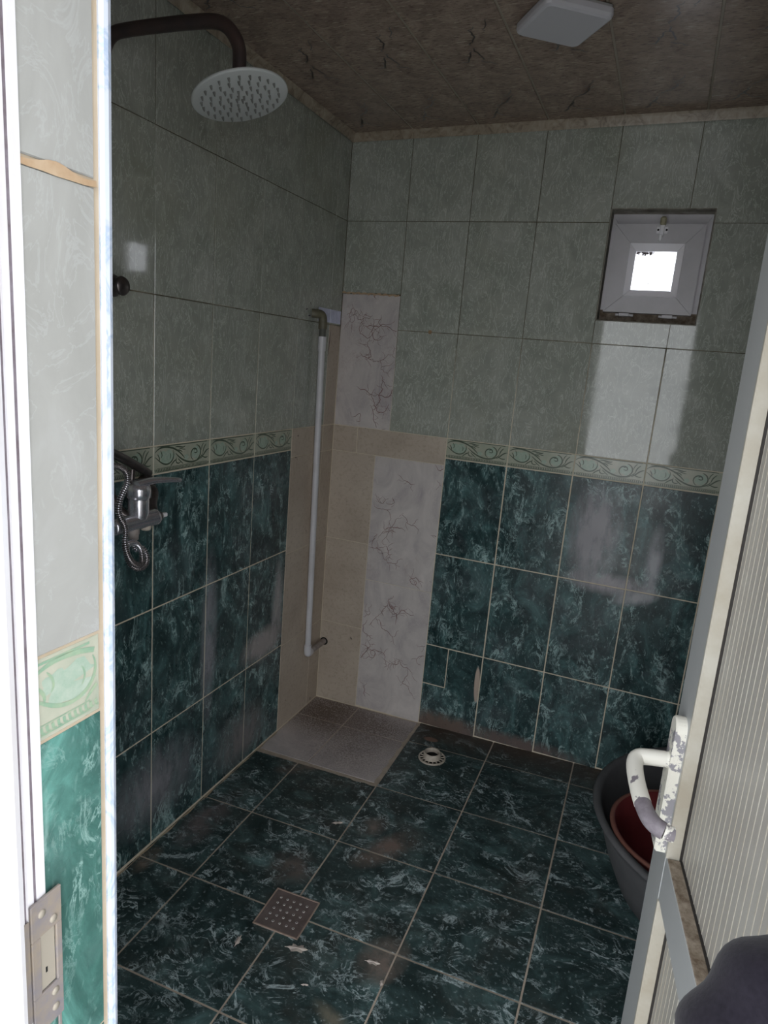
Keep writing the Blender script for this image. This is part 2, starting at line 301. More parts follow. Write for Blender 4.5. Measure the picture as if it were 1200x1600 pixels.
# ---------------------------------------------------------------- mesh helpers
class MB:
    def __init__(s): s.v = []; s.f = []; s.sm = []; s.mi = []
    def add(s, vs, fs, smooth=False, mi=0):
        o = len(s.v); s.v += [tuple(q) for q in vs]
        for q in fs: s.f.append([o + i for i in q]); s.sm.append(smooth); s.mi.append(mi)
    def box(s, a, b, bev=0.0, mi=0, axis=2):
        x0, y0, z0 = [min(p, q) for p, q in zip(a, b)]; x1, y1, z1 = [max(p, q) for p, q in zip(a, b)]
        if not bev:
            v = [(x0, y0, z0), (x1, y0, z0), (x1, y1, z0), (x0, y1, z0), (x0, y0, z1), (x1, y0, z1), (x1, y1, z1), (x0, y1, z1)]
            s.add(v, [(0, 3, 2, 1), (4, 5, 6, 7), (0, 1, 5, 4), (1, 2, 6, 5), (2, 3, 7, 6), (3, 0, 4, 7)], mi=mi)
        else:          # chamfered all round
            e = bev; V = []; idx = {}
            for sx in (0, 1):
                for sy in (0, 1):
                    for sz in (0, 1):
                        for k in range(3):
                            p = [(x0, x1)[sx], (y0, y1)[sy], (z0, z1)[sz]]
                            for j in range(3):
                                if j != k: p[j] += e if (sx, sy, sz)[j] == 0 else -e
                            idx[(sx, sy, sz, k)] = len(V); V.append(p)
            F = []
            def q(*ks): F.append([idx[k] for k in ks])
            for k in range(3):
                a_, b_ = [j for j in range(3) if j != k]
                for d in (0, 1):
                    ks = []
                    for (u, w) in ((0, 0), (1, 0), (1, 1), (0, 1)):
                        c = [0, 0, 0]; c[k] = d; c[a_] = u; c[b_] = w; ks.append((*c, k))
                    if (d == 1) != (k == 1): q(*ks)
                    else: q(*ks[::-1])
            for k in range(3):     # edges along axis k
                a_, b_ = [j for j in range(3) if j != k]
                for u in (0, 1):
                    for w in (0, 1):
                        c0 = [0, 0, 0]; c0[a_] = u; c0[b_] = w; c1 = list(c0); c1[k] = 1
                        q((*c0, a_), (*c1, a_), (*c1, b_), (*c0, b_))
            for sx in (0, 1):
                for sy in (0, 1):
                    for sz in (0, 1): q((sx, sy, sz, 0), (sx, sy, sz, 1), (sx, sy, sz, 2))
            s.add(V, F, mi=mi)
    def tube(s, path, r, n=12, caps=True, closed=False, mi=0, sq=None, alt=None):
        P = [Vector(p) for p in path]; R = r if isinstance(r, (list, tuple)) else [r] * len(P)
        rings = []; t0 = None; up = None
        for i, p in enumerate(P):
            a = P[i - 1] if i > 0 else (P[-1] if closed else p); b = P[(i + 1) % len(P)] if (i < len(P) - 1 or closed) else p
            t = (b - a).normalized()
            if up is None:
                up = Vector((0, 0, 1)) if abs(t.z) < .9 else Vector((1, 0, 0)); up = (up - t * up.dot(t)).normalized()
            else:
                up = (up - t * up.dot(t)).normalized()
            w = t.cross(up)
            rings.append([p + (up * math.cos(2 * PI * k / n) + w * math.sin(2 * PI * k / n) * (sq or 1)) * R[i] for k in range(n)])
        V = [q for g in rings for q in g]; F = []
        m = len(P)
        for i in range(m if closed else m - 1):
            j = (i + 1) % m
            for k in range(n): F.append((i * n + k, i * n + (k + 1) % n, j * n + (k + 1) % n, j * n + k))
        s.add(V, F, True, mi)
        if alt:
            for i in range(len(F)): s.mi[len(s.mi) - len(F) + i] = alt((i // n))
        if caps and not closed:
            s.add(rings[0], [tuple(range(n))[::-1]], mi=mi); s.add(rings[-1], [tuple(range(n))], mi=mi)
    def lathe(s, prof, o, ax=(0, 0, 1), n=40, mi=0, flat=False, sx=1, sy=1, smooth=True):
        A = Vector(ax).normalized(); U = A.orthogonal().normalized(); W = A.cross(U)
        if abs(A.z) > .99: U = Vector((1, 0, 0)); W = Vector((0, 1, 0)) * (1 if A.z > 0 else -1)
        o = Vector(o); V = []; F = []
        for r, h in prof:
            for k in range(n):
                a = 2 * PI * k / n; V.append(o + A * h + (U * math.cos(a) * sx + W * math.sin(a) * sy) * r)
        for i in range(len(prof) - 1):
            for k in range(n): F.append((i * n + k, i * n + (k + 1) % n, (i + 1) * n + (k + 1) % n, (i + 1) * n + k))
        s.add(V, F, smooth, mi)
    def prism(s, poly, z0, z1, mi=0):      # poly in xy, extruded along z
        n = len(poly); V = [(x, y, z0) for x, y in poly] + [(x, y, z1) for x, y in poly]
        s.add(V, [tuple(range(n))[::-1], tuple(range(n, 2 * n))] + [(i, (i + 1) % n, n + (i + 1) % n, n + i) for i in range(n)], mi=mi)
    def ribbon(s, pts, w, z, clip=None, mi=0):
        n = len(pts)
        if n < 2: return
        W = w if isinstance(w, (list, tuple)) else [w * (1 - abs(2 * i / (n - 1) - 1) ** 3 * .7) for i in range(n)]
        for i in range(n - 1):
            (x0, y0), (x1, y1) = pts[i], pts[i + 1]
            if clip and not all(clip[0] < q[0] < clip[2] and clip[1] < q[1] < clip[3] for q in ((x0, y0), (x1, y1))): continue
            def nrm(j):
                a = pts[max(0, j - 1)]; b = pts[min(n - 1, j + 1)]; dx, dy = b[0] - a[0], b[1] - a[1]; l = math.hypot(dx, dy) or 1
                return -dy / l * W[j] / 2, dx / l * W[j] / 2
            a0, a1 = nrm(i), nrm(i + 1)
            s.add([(x0 - a0[0], y0 - a0[1], z), (x1 - a1[0], y1 - a1[1], z), (x1 + a1[0], y1 + a1[1], z), (x0 + a0[0], y0 + a0[1], z)], [(0, 1, 2, 3)], mi=mi)
    def mesh(s, name, mats):
        me = bpy.data.meshes.new(name); me.from_pydata(s.v, [], s.f)
        for m in mats: me.materials.append(M[m] if isinstance(m, str) else m)
        me.polygons.foreach_set('use_smooth', s.sm); me.polygons.foreach_set('material_index', s.mi)
        me.update(); return me
WM = {}     # world matrix kept for every object that becomes a parent
def link(name, data, parent=None, mat=None, label=None, cat=None, group=None, kind=None):
    o = bpy.data.objects.new(name, data); col.objects.link(o)
    W = mat if mat is not None else (WM[parent.name] if parent else Matrix())
    if parent:
        o.parent = parent; o.matrix_basis = WM[parent.name].inverted() @ W
    else: o.matrix_basis = W
    WM[o.name] = W.copy()
    for k, v in (('label', label), ('category', cat), ('group', group), ('kind', kind)):
        if v: o[k] = v
    return o
def part(name, mb, mats, parent, mat=None, label=None, kind=None):
    if isinstance(mats, str): mats = [mats]
    return link(name, mb.mesh(name, mats), parent, mat, label, kind=kind)
def T(x=0, y=0, z=0): return Matrix.Translation((x, y, z))
def frame(o, X, Y):
    X = Vector(X).normalized(); Y = Vector(Y).normalized(); Z = X.cross(Y)
    m = Matrix.Identity(4)
    for i in range(3): m[i][0], m[i][1], m[i][2], m[i][3] = X[i], Y[i], Z[i], o[i]
    return m
def zf(x, y): return .0269 * x + .0041 * y        # the floor falls slightly towards the drain corner

# ---------------------------------------------------------------- tiles
TH = .010; tile_cache = {}
def crackset(rng, w, h, n, mb, z, mi, wd=(.0014, .0026), c=None):
    for _ in range(n):
        x, y = rng.uniform(-w / 2, w / 2), rng.uniform(-h / 2, h / 2); a = rng.uniform(-2.2, -.4) if rng.random() < .7 else rng.uniform(-PI, PI)
        pts = [(x, y)]; L = rng.randint(8, 26)
        for i in range(L):
            a += rng.gauss(0, .55); st = rng.uniform(.004, .010); x += math.cos(a) * st; y += math.sin(a) * st; pts.append((x, y))
            if rng.random() < .22:
                b = a + rng.choice((-1, 1)) * rng.uniform(.6, 1.3); bx, by = x, y; bp = [(bx, by)]
                for j in range(rng.randint(3, 8)):
                    b += rng.gauss(0, .4); bx += math.cos(b) * .006; by += math.sin(b) * .006; bp.append((bx, by))
                mb.ribbon(bp, rng.uniform(*wd) * .6, z, (-w / 2, -h / 2, w / 2, h / 2), mi)
        mb.ribbon(pts, rng.uniform(*wd), z, (-w / 2, -h / 2, w / 2, h / 2), mi)
def tile_mesh(w, h, mat, seed=0):
    key = (round(w, 3), round(h, 3), mat, seed)
    if key not in tile_cache:
        mb = MB(); x, y, b = w / 2, h / 2, .0012
        V = [(-x, -y, -TH), (x, -y, -TH), (x, y, -TH), (-x, y, -TH), (-x, -y, -b), (x, -y, -b), (x, y, -b), (-x, y, -b),
             (-x + b, -y + b, 0), (x - b, -y + b, 0), (x - b, y - b, 0), (-x + b, y - b, 0)]
        F = [(8, 9, 10, 11)] + [(i, (i + 1) % 4, 4 + (i + 1) % 4, 4 + i) for i in range(4)] + [(4 + i, 4 + (i + 1) % 4, 8 + (i + 1) % 4, 8 + i) for i in range(4)] + [(3, 2, 1, 0)]
        mb.add(V, F); mats = [mat]
        if mat == 'marble':
            crackset(random.Random(seed), w, h, 17 if h > .3 else 9, mb, .00015, 1); mats.append('crack_marble')
        tile_cache[key] = mb.mesh('tile', mats)
    return tile_cache[key]
def tile(parent, F, u0, u1, v0, v1, mat, gap=.003, name='tile', seed=0, proud=0.0, jit=1.0, label=None):
    u0 += gap / 2; u1 -= gap / 2; v0 += gap / 2; v1 -= gap / 2
    if u1 - u0 < .004 or v1 - v0 < .004: return None
    m = F @ T((u0 + u1) / 2, (v0 + v1) / 2, proud + random.uniform(-.0004, .0004) * jit) @ Matrix.Rotation(random.gauss(0, .0006) * jit, 4, 'X') @ Matrix.Rotation(random.gauss(0, .0006) * jit, 4, 'Y')
    return link(name, tile_mesh(u1 - u0, v1 - v0, mat, seed), parent, m, label)
# the printed scroll of one border tile: 0.25 x 0.08, centred
def spiral(cx, cy, r0, r1, a0, a1, n=26):
    return [(cx + (r0 + (r1 - r0) * i / n) * math.cos(a0 + (a1 - a0) * i / n), cy + (r0 + (r1 - r0) * i / n) * .9 * math.sin(a0 + (a1 - a0) * i / n)) for i in range(n + 1)]
def bez(p, n=18):
    out = []
    for i in range(n + 1):
        t = i / n; q = list(p)
        while len(q) > 1: q = [(a[0] * (1 - t) + b[0] * t, a[1] * (1 - t) + b[1] * t) for a, b in zip(q, q[1:])]
        out.append(q[0])
    return out
def scroll_print(w, h, x_off=0.0, sm='scroll'):
    mb = MB(); zb = [.00010]; c = (-w / 2 + .001, -h / 2 + .001, w / 2 - .001, h / 2 - .001); X = lambda pts: [(a + x_off, b) for a, b in pts]
    def blob(pts, mi):
        zb[0] += .00003; pts = X(pts); cx = sum(p[0] for p in pts) / len(pts); cy = sum(p[1] for p in pts) / len(pts)
        for i in range(len(pts)):
            a, b = pts[i], pts[(i + 1) % len(pts)]
            if all(c[0] < q[0] < c[2] for q in (a, b, (cx, cy))): mb.add([(cx, cy, zb[0]), (*a, zb[0]), (*b, zb[0])], [(0, 1, 2)], mi=mi)
    def fl(cx, cy, rx, ry, n=22, k=5, am=.16, ph=0):
        return [(cx + rx * (1 + am * math.cos(k * a + ph)) * math.cos(a), cy + ry * (1 + am * math.cos(k * a + ph)) * math.sin(a)) for a in [2 * PI * i / n for i in range(n)]]
    blob(fl(-.070, .004, .030, .020), 0); blob(fl(-.090, .012, .016, .011), 0); blob(fl(.058, .006, .020, .019, am=.08), 0); blob(fl(.014, -.004, .010, .008), 0)
    R = lambda p, wd: mb.ribbon(X(p), [q * 1.15 for q in wd] if isinstance(wd, list) else wd * 1.35, .00034, c, 1)
    R(bez([(-.122, .020), (-.100, .042), (-.070, .034), (-.040, .034), (-.012, .014), (.006, -.006)], 24), .0040)
    R(bez([(-.122, .008), (-.104, .000), (-.092, -.022), (-.064, -.026), (-.044, -.016), (-.036, .006), (-.046, .022)], 26), .0032)
    R(bez([(-.112, .016), (-.100, .004), (-.104, -.004)], 10), .0026); R(bez([(-.100, .026), (-.088, .012), (-.096, .004)], 10), .0022)
    R(bez([(-.038, .030), (-.016, .034), (-.004, .022), (.008, .030)], 14), .0032); R(bez([(-.030, .020), (-.014, .022), (-.004, .012)], 12), .0026)
    R(bez([(-.020, .026), (.000, .020), (.010, .020)], 10), .0022)
    R(bez([(-.034, .012), (-.016, -.004), (.012, -.024), (.050, -.030), (.082, -.018), (.092, .002)], 28), .0040)
    R(spiral(.056, .006, .026, .004, -1.9, -1.9 - 4.9 * 1.0, 34), .0032); R(spiral(.056, .006, .026, .0245, 1.4, -1.2, 20), .0034)
    R(bez([(.050, .008), (.058, .002), (.066, .008)], 8), .0024); R(bez([(.050, .012), (.054, .018), (.062, .016)], 8), .0022)
    R(bez([(.080, -.016), (.100, -.004), (.104, .010), (.122, .012)], 16), .0034); R(bez([(.092, .000), (.094, .018), (.108, .028)], 12), .0030)
    R(bez([(.086, -.006), (.104, -.018), (.116, -.012)], 12), .0028); R(bez([(.084, .010), (.086, .026), (.096, .032)], 10), .0024)
    R(bez([(-.030, .000), (-.038, -.018), (-.022, -.022), (-.012, -.016)], 12), .0026); R(bez([(-.024, -.004), (-.012, -.014), (.000, -.022)], 10), .0024)
    R(bez([(-.056, -.024), (-.044, -.010), (-.030, -.006)], 10), .0030); R(bez([(-.060, .016), (-.052, .006), (-.060, -.004)], 10), .0018)
    R([(-.124 + .248 * i / 20, .0365) for i in range(21)], [.0022] * 21)
    R([(-.124 + .248 * i / 20, -.0252) for i in range(21)], [.0011] * 21); R([(-.124 + .248 * i / 20, -.0352) for i in range(21)], [.0013] * 21)
    for i in range(38):
        x = -.121 + i * .0065
        R([(x, -.0268), (x + .0012, -.0335)], [.0032, .0026]); R([(x + .0012, -.0335), (x + .0046, -.0335)], [.0014, .0014])
    return mb.mesh('scroll_print', ['border_blob', sm])
scroll_cache = {}
def border(parent, F, u0, u1, v0, v1, crop=None, mat='border', sm='scroll'):
    t = tile(parent, F, u0, u1, v0, v1, mat, .0035, 'border_tile')
    key = (round(u1 - u0, 3), crop, sm)
    if key not in scroll_cache: scroll_cache[key] = scroll_print(u1 - u0 - .004, v1 - v0 - .003, crop or 0.0, sm)
    link('scroll_print', scroll_cache[key], t, WM[t.name])
    return t
def minus(r, h):      # rectangle minus hole -> rectangles
    u0, u1, v0, v1 = r; a0, a1, b0, b1 = h
    if a1 <= u0 or a0 >= u1 or b1 <= v0 or b0 >= v1: return [r]
    o = []
    if a0 > u0: o.append((u0, a0, v0, v1))
    if a1 < u1: o.append((a1, u1, v0, v1))
    m0, m1 = max(u0, a0), min(u1, a1)
    if b0 > v0: o.append((m0, m1, v0, b0))
    if b1 < v1: o.append((m0, m1, b1, v1))
    return [q for q in o if q[1] - q[0] > .003 and q[3] - q[2] > .003]

# ================================================================ STRUCTURE
# ---- back wall with the window hole
WX0, WX1, WZ0, WZ1 = 1.011, 1.340, 1.757, 2.128
mb = MB()
for a, b in (((-.15, .0015, -.2), (WX0, .17, 2.62)), ((WX1, .0015, -.2), (2.35, .17, 2.62)), ((WX0, .0015, -.2), (WX1, .17, WZ0)), ((WX0, .0015, WZ1), (WX1, .17, 2.62))): mb.box(a, b)
wall_back = link('wall_back', mb.mesh('wall_back', [M['grout']]), None, None, 'tiled back wall, green below and grey green above, with the tiny window', 'wall', None, 'structure')
FB = frame((0, 0, 0), (1, 0, 0), (0, 0, 1))
cols = [0, .255, .506, .757, 1.009, 1.260, 1.511, 1.762, 2.013, 2.195]
hole = (WX0 - .001, WX1 + .001, WZ0 - .001, WZ1 + .001)
sd = 0
for i in range(9):
    u0, u1 = cols[i], cols[i + 1]
    for (v0, v1) in ((2.084, 2.395 + .0164 * u0), (1.676, 2.084), (1.272, 1.676)):
        if i == 0:
            if v0 > 2: tile(wall_back, FB, u0, u1, v0, v1, 'grey', .002)
            elif v0 > 1.6:
                tile(wall_back, FB, u0, u1, 1.812, v1, 'grey', .002)
                tile(wall_back, FB, 0, .256, 1.272, 1.808, 'marble', .003, seed=11)
            continue
        rs_ = minus((u0, u1, v0, v1), hole); g = .0015 if i > 2 and v1 < 1.7 else .0011
        if len(rs_) == 1 and rs_[0] == (u0, u1, v0, v1): tile(wall_back, FB, u0, u1, v0, v1, 'grey', 2 * g)
        else:                     # cut tile running round the window hole, one piece
            mb = MB(); h_ = (.0, .0)
            for a0, a1, b0, b1 in rs_:
                mb.box((a0 + (g if a0 == u0 else 0), b0 + (g if b0 == v0 else 0), -TH), (a1 - (g if a1 == u1 else 0), b1 - (g if b1 == v1 else 0), 0))
            part('tile', mb, 'grey', wall_back, FB)
    if i >= 2:
        border(wall_back, FB, u0, u1, 1.192, 1.272)
        tile(wall_back, FB, u0, u1, .791, 1.192, 'green', .0045); tile(wall_back, FB, u0, u1, .387, .791, 'green', .0045)
        if i > 2: tile(wall_back, FB, u0, u1, zf(u0, 0) + .004, .387, 'green', .0045)
# corner column repaired in beige and marbled tiles
tile(wall_back, FB, 0, .112, 1.163, 1.272, 'beige', .003); tile(wall_back, FB, .112, .506, 1.163, 1.272, 'beige', .003)
for v0, v1 in ((.775, 1.163), (.383, .775), (.004, .383)): tile(wall_back, FB, 0, .2005, v0, v1, 'beige', .0025)
tile(wall_back, FB, .2005, .506, .617, 1.163, 'marble', .0022, seed=21); tile(wall_back, FB, .2005, .506, .012, .617, 'marble', .0022, seed=35)
tile(wall_back, FB, .506, .607, .208, .387, 'green', .004)
mb = MB(); mb.box((.5085, .004 - .016, -.001), (.6045, .016, .0), 0)   # L-shaped cut tile below and beside the small piece
mb = MB(); mb.box((.5085, .018, -TH), (.7545, .2055, 0)); mb.box((.6095, .2055, -TH), (.7545, .3845, 0))
part('tile', mb, 'green', wall_back, FB)
mb = MB(); mb.tube([(0, 0, 0), (0, 0, .0015)], .0075, 20); part('plug_hole', mb, 'orange_grout', wall_back, FB @ T(.392, 1.677, -.0008), 'ochre filled round hole on the seam')
mb = MB(); pts = [(0.0 + .25 * i / 30, 1.8105 + .002 * math.sin(i * 1.7) - .0001 * i) for i in range(31)]; mb.ribbon(pts, [.007 + .003 * math.sin(i * 2.3) for i in range(31)], .0012)
part('rusty_joint', mb, 'stain_grout', wall_back, FB, 'rusty ochre joint above the marbled tile')

# ---- left wall
mb = MB(); mb.box((-.16, -2.30, -.2), (-.0015, .17, 2.62))
wall_left = link('wall_left', mb.mesh('wall_left', [M['grout']]), None, None, 'tiled left wall carrying the shower mixer', 'wall', None, 'structure')
FL = frame((0, 0, 0), (0, 1, 0), (0, 0, 1))
ly = [0, -.098, -.352, -.606, -.860, -1.114, -1.368, -1.622, -1.876, -2.105]
for i in range(9):
    u1, u0 = ly[i], ly[i + 1]
    for v0, v1 in ((2.085, 2.396), (1.677, 2.085), (1.273, 1.677)):
        if i == 0 and v0 < 1.3: continue
        t = tile(wall_left, FL, u0, u1, v0, v1, 'grey', .0022 if v0 > 1.6 else .003)
        if i == 5 and 1.6 < v0 < 2: t.matrix_basis = t.matrix_basis @ Matrix.Rotation(math.radians(-.75), 4, 'Y')
    if i >= 2:
        border(wall_left, FL, u0, u1, 1.193, 1.273)
        tile(wall_left, FL, u0, u1, .793, 1.193, 'green', .0045); tile(wall_left, FL, u0, u1, .390, .793, 'green', .0045)
        tile(wall_left, FL, u0, u1, .004, .390, 'green', .0045)
tile(wall_left, FL, -.098, 0, 1.273, 1.677, 'beige', .0025)
for a, b in ((-.098, 0), (-.352, -.098)):
    tile(wall_left, FL, a, b, 1.163, 1.273 if b < 0 else 1.270, 'beige', .0025)
    for v0, v1 in ((.775, 1.163), (.385, .775), (.002, .385)): tile(wall_left, FL, a, b, v0, v1, 'beige', .0022)
for a, b in ((-.199, -.0995), (-.0965, -.004)):  # thin bluish white patch in two pieces, either side of the seam
    mb = MB(); mb.box((a, 1.683, 0), (b, 1.7345, .0012), .0004); part('white_patch', mb, 'patch', wall_left, FL, 'bluish white glossy patch behind the pipe elbow')
for (y, z, L, a) in ((-.10, 1.55, .10, 1.45), (-.17, 1.60, .05, 1.7), (-.26, 1.735, .012, 2.2), (-.30, 1.715, .015, .3), (-.28, 1.695, .02, .1)):
    mb = MB(); mb.ribbon([(y + i * L / 8 * math.cos(a) + .001 * math.sin(i * 3), z + i * L / 8 * math.sin(a)) for i in range(9)], .004, .0013); part('mould_mark', mb, 'groove', wall_left, FL)

# ---- floor: grout bed, marbled patch, green tiles (slightly falling)
ang = .0103; ca, sa = math.cos(ang), math.sin(ang)
mb = MB(); P4 = [(-.15, .17), (2.35, .17), (2.35, -2.32), (-.15, -2.32)]
top = [(x, y, zf(x, y) - .0018) for x, y in P4]; bot = [(x, y, -.2) for x, y in P4]
mb.add(top + bot, [(3, 2, 1, 0), (4, 5, 6, 7), (0, 1, 5, 4), (1, 2, 6, 5), (2, 3, 7, 6), (3, 0, 4, 7)])
floor = link('floor', mb.mesh('floor', [M['floor_grout']]), None, None, 'wet room floor of green marbled tiles with beige joints', 'floor', None, 'structure')
FF = frame((0, 0, 0), (ca, sa, zf(ca, sa)), (-sa, ca, zf(-sa, ca)))
FP = frame((0, 0, 0), (1, 0, zf(1, 0)), (0, 1, zf(0, 1)))
for r in ((.0, .222, -.176, -.002), (.222, .508, -.180, -.004), (.0, .222, -.490, -.176), (.222, .508, -.492, -.180)):
    tile(floor, FP, *r, 'marble_floor', .0045, seed=0)
A = [-.022, .1852, .5155, .846, 1.176, 1.507, 1.837, 2.19]; Bq = [.0, -.164, -.509, -.8376, -1.1665, -1.4954, -1.824, -2.15, -2.30]
for i in range(7):
    for j in range(8):
        r = (A[i], A[i + 1], Bq[j + 1], Bq[j])
        if j < 2 and A[i + 1] < .6: continue
        u0 = r[0]
        if j == 0 and i == 1: continue
        tile(floor, FF, *r, 'green_floor', .005, proud=0, jit=.6)
# the strips left of the first full column beside the patch are filled with mortar
mb = MB()
pts = [(-.002, -.497), (.52, -.505)]
mb.ribbon([(.0 + .52 * i / 24, -.4985 - .010 * i / 24 + .003 * math.sin(i * 2.1)) for i in range(25)], [.010 + .004 * math.sin(i * 1.3) for i in range(25)], .0012)
mb.ribbon([(.512 + .003 * math.sin(i * 1.9), -.006 - .49 * i / 24) for i in range(25)], [.011 + .005 * math.sin(i * 1.7) for i in range(25)], .0013)
part('mortar_joint', mb, 'floor_grout', floor, FP)
mb = MB(); mb.ribbon([(.004 + .0015 * math.sin(i * 1.3), -.36 - .95 * i / 50) for i in range(51)], [.0045 + .003 * math.sin(i * 1.1) for i in range(51)], .0014)
part('mortar_joint', mb, 'cream_grout', floor, FP)

# ---- ceiling: slab, marbled PVC panels
mb = MB(); S_ = .0164
zc = lambda x: 2.400 + S_ * x
V = [(-.15, .17, zc(-.15)), (2.35, .17, zc(2.35)), (2.35, -2.32, zc(2.35)), (-.15, -2.32, zc(-.15))]
mb.add(V + [(x, y, 2.62) for x, y, z in V], [(0, 1, 2, 3), (7, 6, 5, 4), (0, 4, 5, 1), (1, 5, 6, 2), (2, 6, 7, 3), (3, 7, 4, 0)])
ceiling = link('ceiling', mb.mesh('ceiling', [M['seam_pale']]), None, None, 'ceiling of glossy brown marbled plastic panels', 'ceiling', None, 'structure')
FC = frame((0, 0, 2.400), (1, 0, S_), (0, -1, 0))
def ceiling_panel(w, h):
    b = MB(); x, y, e = w / 2, h / 2, .003
    b.add([(-x, -y, -.004), (x, -y, -.004), (x, y, -.004), (-x, y, -.004), (-x + e, -y, .002), (x - e, -y, .002), (x - e, y, .002), (-x + e, y, .002)],
          [(4, 5, 6, 7), (0, 1, 5, 4), (1, 2, 6, 5), (2, 3, 7, 6), (3, 0, 4, 7)])
    rng = random.Random(5)
    for k in range(5):
        cy = -y + .16 + k * .44; cx = -.02 + .03 * (k % 2)
        def walk(px, py, a, n, w0, z=.0023):
            pts = [(px, py)]
            for i in range(n):
                a2 = a + rng.gauss(0, .55); px += math.cos(a2) * .009; py += math.sin(a2) * .009; pts.append((px, py))
            b.ribbon(pts, w0 * 1.7, z, (-x + .004, -y, x - .004, y), 1); return pts
        p = walk(cx, cy + .02, -1.35, 10, .0030); walk(cx, cy + .03, .9, 14, .0026); walk(p[3][0], p[3][1], -2.3, 12, .0030)
        walk(cx + .05, cy + .10, 1.2, 9, .0018); walk(p[-1][0], p[-1][1], -.7, 7, .0020)
    return b.mesh('ceiling_panel', ['ceiling', 'crack'])
cpan = ceiling_panel(.2495, 2.12)
for i in range(9):
    x0 = .005 + i * .2518
    link('ceiling_panel', cpan, ceiling, FC @ T(x0 + .1258, 1.06 - .012 + (.02 if i % 2 else 0), .0))

# ---- right wall and front wall
mb = MB(); mb.box((2.1965, -2.30, -.2), (2.36, .17, 2.62))
wall_right = link('wall_right', mb.mesh('wall_right', [M['grout']]), None, None, 'tiled right wall behind the door leaf', 'wall', None, 'structure')
FR = frame((2.195, 0, 0), (0, -1, 0), (0, 0, 1))
ry = [0.003, .25, .50, .75, 1.0, 1.25, 1.5, 1.75, 2.102]
for i in range(8):
    for v0, v1, m_ in ((2.084, 2.42, 'grey'), (1.676, 2.084, 'grey'), (1.272, 1.676, 'grey'), (.791, 1.192, 'green'), (.387, .791, 'green'), (.064, .387, 'green')):
        tile(wall_right, FR, ry[i], ry[i + 1], v0, v1, m_, .003)
    border(wall_right, FR, ry[i], ry[i + 1], 1.192, 1.272)
OX0, OX1, OZ = .795, 1.515, 2.08
mb = MB(); mb.box((-.16, -2.27, -.2), (OX0, -2.1065, 2.62)); mb.box((OX1, -2.27, -.2), (2.36, -2.1065, 2.62)); mb.box((OX0, -2.27, OZ), (OX1, -2.1065, 2.62))
wall_front = link('wall_front', mb.mesh('wall_front', [M['plaster']]), None, None, 'front wall around the doorway with tiled reveal', 'wall', None, 'structure')
FW = frame((0, -2.105, 0), (-1, 0, 0), (0, 0, 1))      # inner face, looks into the room (+y)
for xs in ((0.002, .262, .522, OX0 - .004), (OX1 + .03, 1.80, 2.05, 2.193)):
    for a, b in zip(xs, xs[1:]):
        for v0, v1, m_ in ((2.10, 2.42, 'grey'), (1.676, 2.10, 'grey'), (1.272, 1.676, 'grey'), (.791, 1.192, 'green'), (.387, .791, 'green'), (.06, .387, 'green')):
            tile(wall_front, FW, -b, -a, v0, v1, m_, .003)
        border(wall_front, FW, -b, -a, 1.192, 1.272)
# tiled reveal on the left of the doorway
FV = frame((.803, 0, 0), (0, 1, 0), (0, 0, 1))
mb = MB(); mb.box((.790, -2.200, 0), (.8012, -2.1115, 2.08)); part('reveal_bed', mb, 'cream_grout', wall_front)
for v0, v1, m_ in ((1.690, 2.075, 'pale'), (1.276, 1.684, 'pale'), (.797, 1.189, 'green_jamb'), (.39, .795, 'green_jamb'), (.01, .388, 'green_jamb')):
    tile(wall_front, FV, -2.205, -2.1195, v0, v1, m_, .0015, jit=.3)
border(wall_front, FV, -2.205, -2.1195, 1.190, 1.275, crop=.078, sm='scroll_jamb')
mb = MB(); mb.ribbon([(-2.203 + .084 * i / 12, 1.6865 - .0012 * math.sin(i * .8)) for i in range(13)], [.005 + .006 * math.exp(-(i - 6) ** 2 / 5) for i in range(13)], .0012)
part('rusty_joint', mb, 'stain_grout', wall_front, FV)
# trims
mb = MB(); mb.prism([(.7985, -2.1135), (.8035, -2.1145), (.8065, -2.112), (.8075, -2.108), (.806, -2.1035), (.802, -2.101), (.796, -2.1), (.790, -2.1)], 0, 2.10)
link('trim_1', mb.mesh('trim_1', [M['trim_blue']]), None, None, 'blue veined white plastic corner strip on the doorway edge', 'trim', None, 'structure')
def moulding(name, secs, label):
    b = MB(); n = len(secs[0]); V = [p for s in secs for p in s]; F = []
    for i in range(len(secs) - 1):
        for k in range(n): F.append((i * n + k, i * n + (k + 1) % n, (i + 1) * n + (k + 1) % n, (i + 1) * n + k))
    b.add(V, F + [tuple(range(n))[::-1], tuple(range((len(secs) - 1) * n, len(secs) * n))]); link(name, b.mesh(name, [M['moulding']]), None, None, label, 'moulding', None, 'structure')
prof = [(0, 0), (.006, -.030), (.009, -.031), (.011, -.026), (.020, -.009), (.024, -.003), (.024, .002), (0, .002)]
moulding('trim_2', [[(x, -d if d else .001, zc(x) + h) for d, h in prof] for x in (0, 2.19)], 'brown marbled moulding along the top of the back wall')
moulding('trim_3', [[(d if d else -.001, y, zc(0) + h) for d, h in prof][::-1] for y in (0, -2.10)], 'brown marbled moulding along the top of the left wall')
moulding('trim_4', [[(2.195 - d, y, zc(2.19) + h) for d, h in prof] for y in (0, -2.10)], 'brown marbled moulding along the top of the right wall')

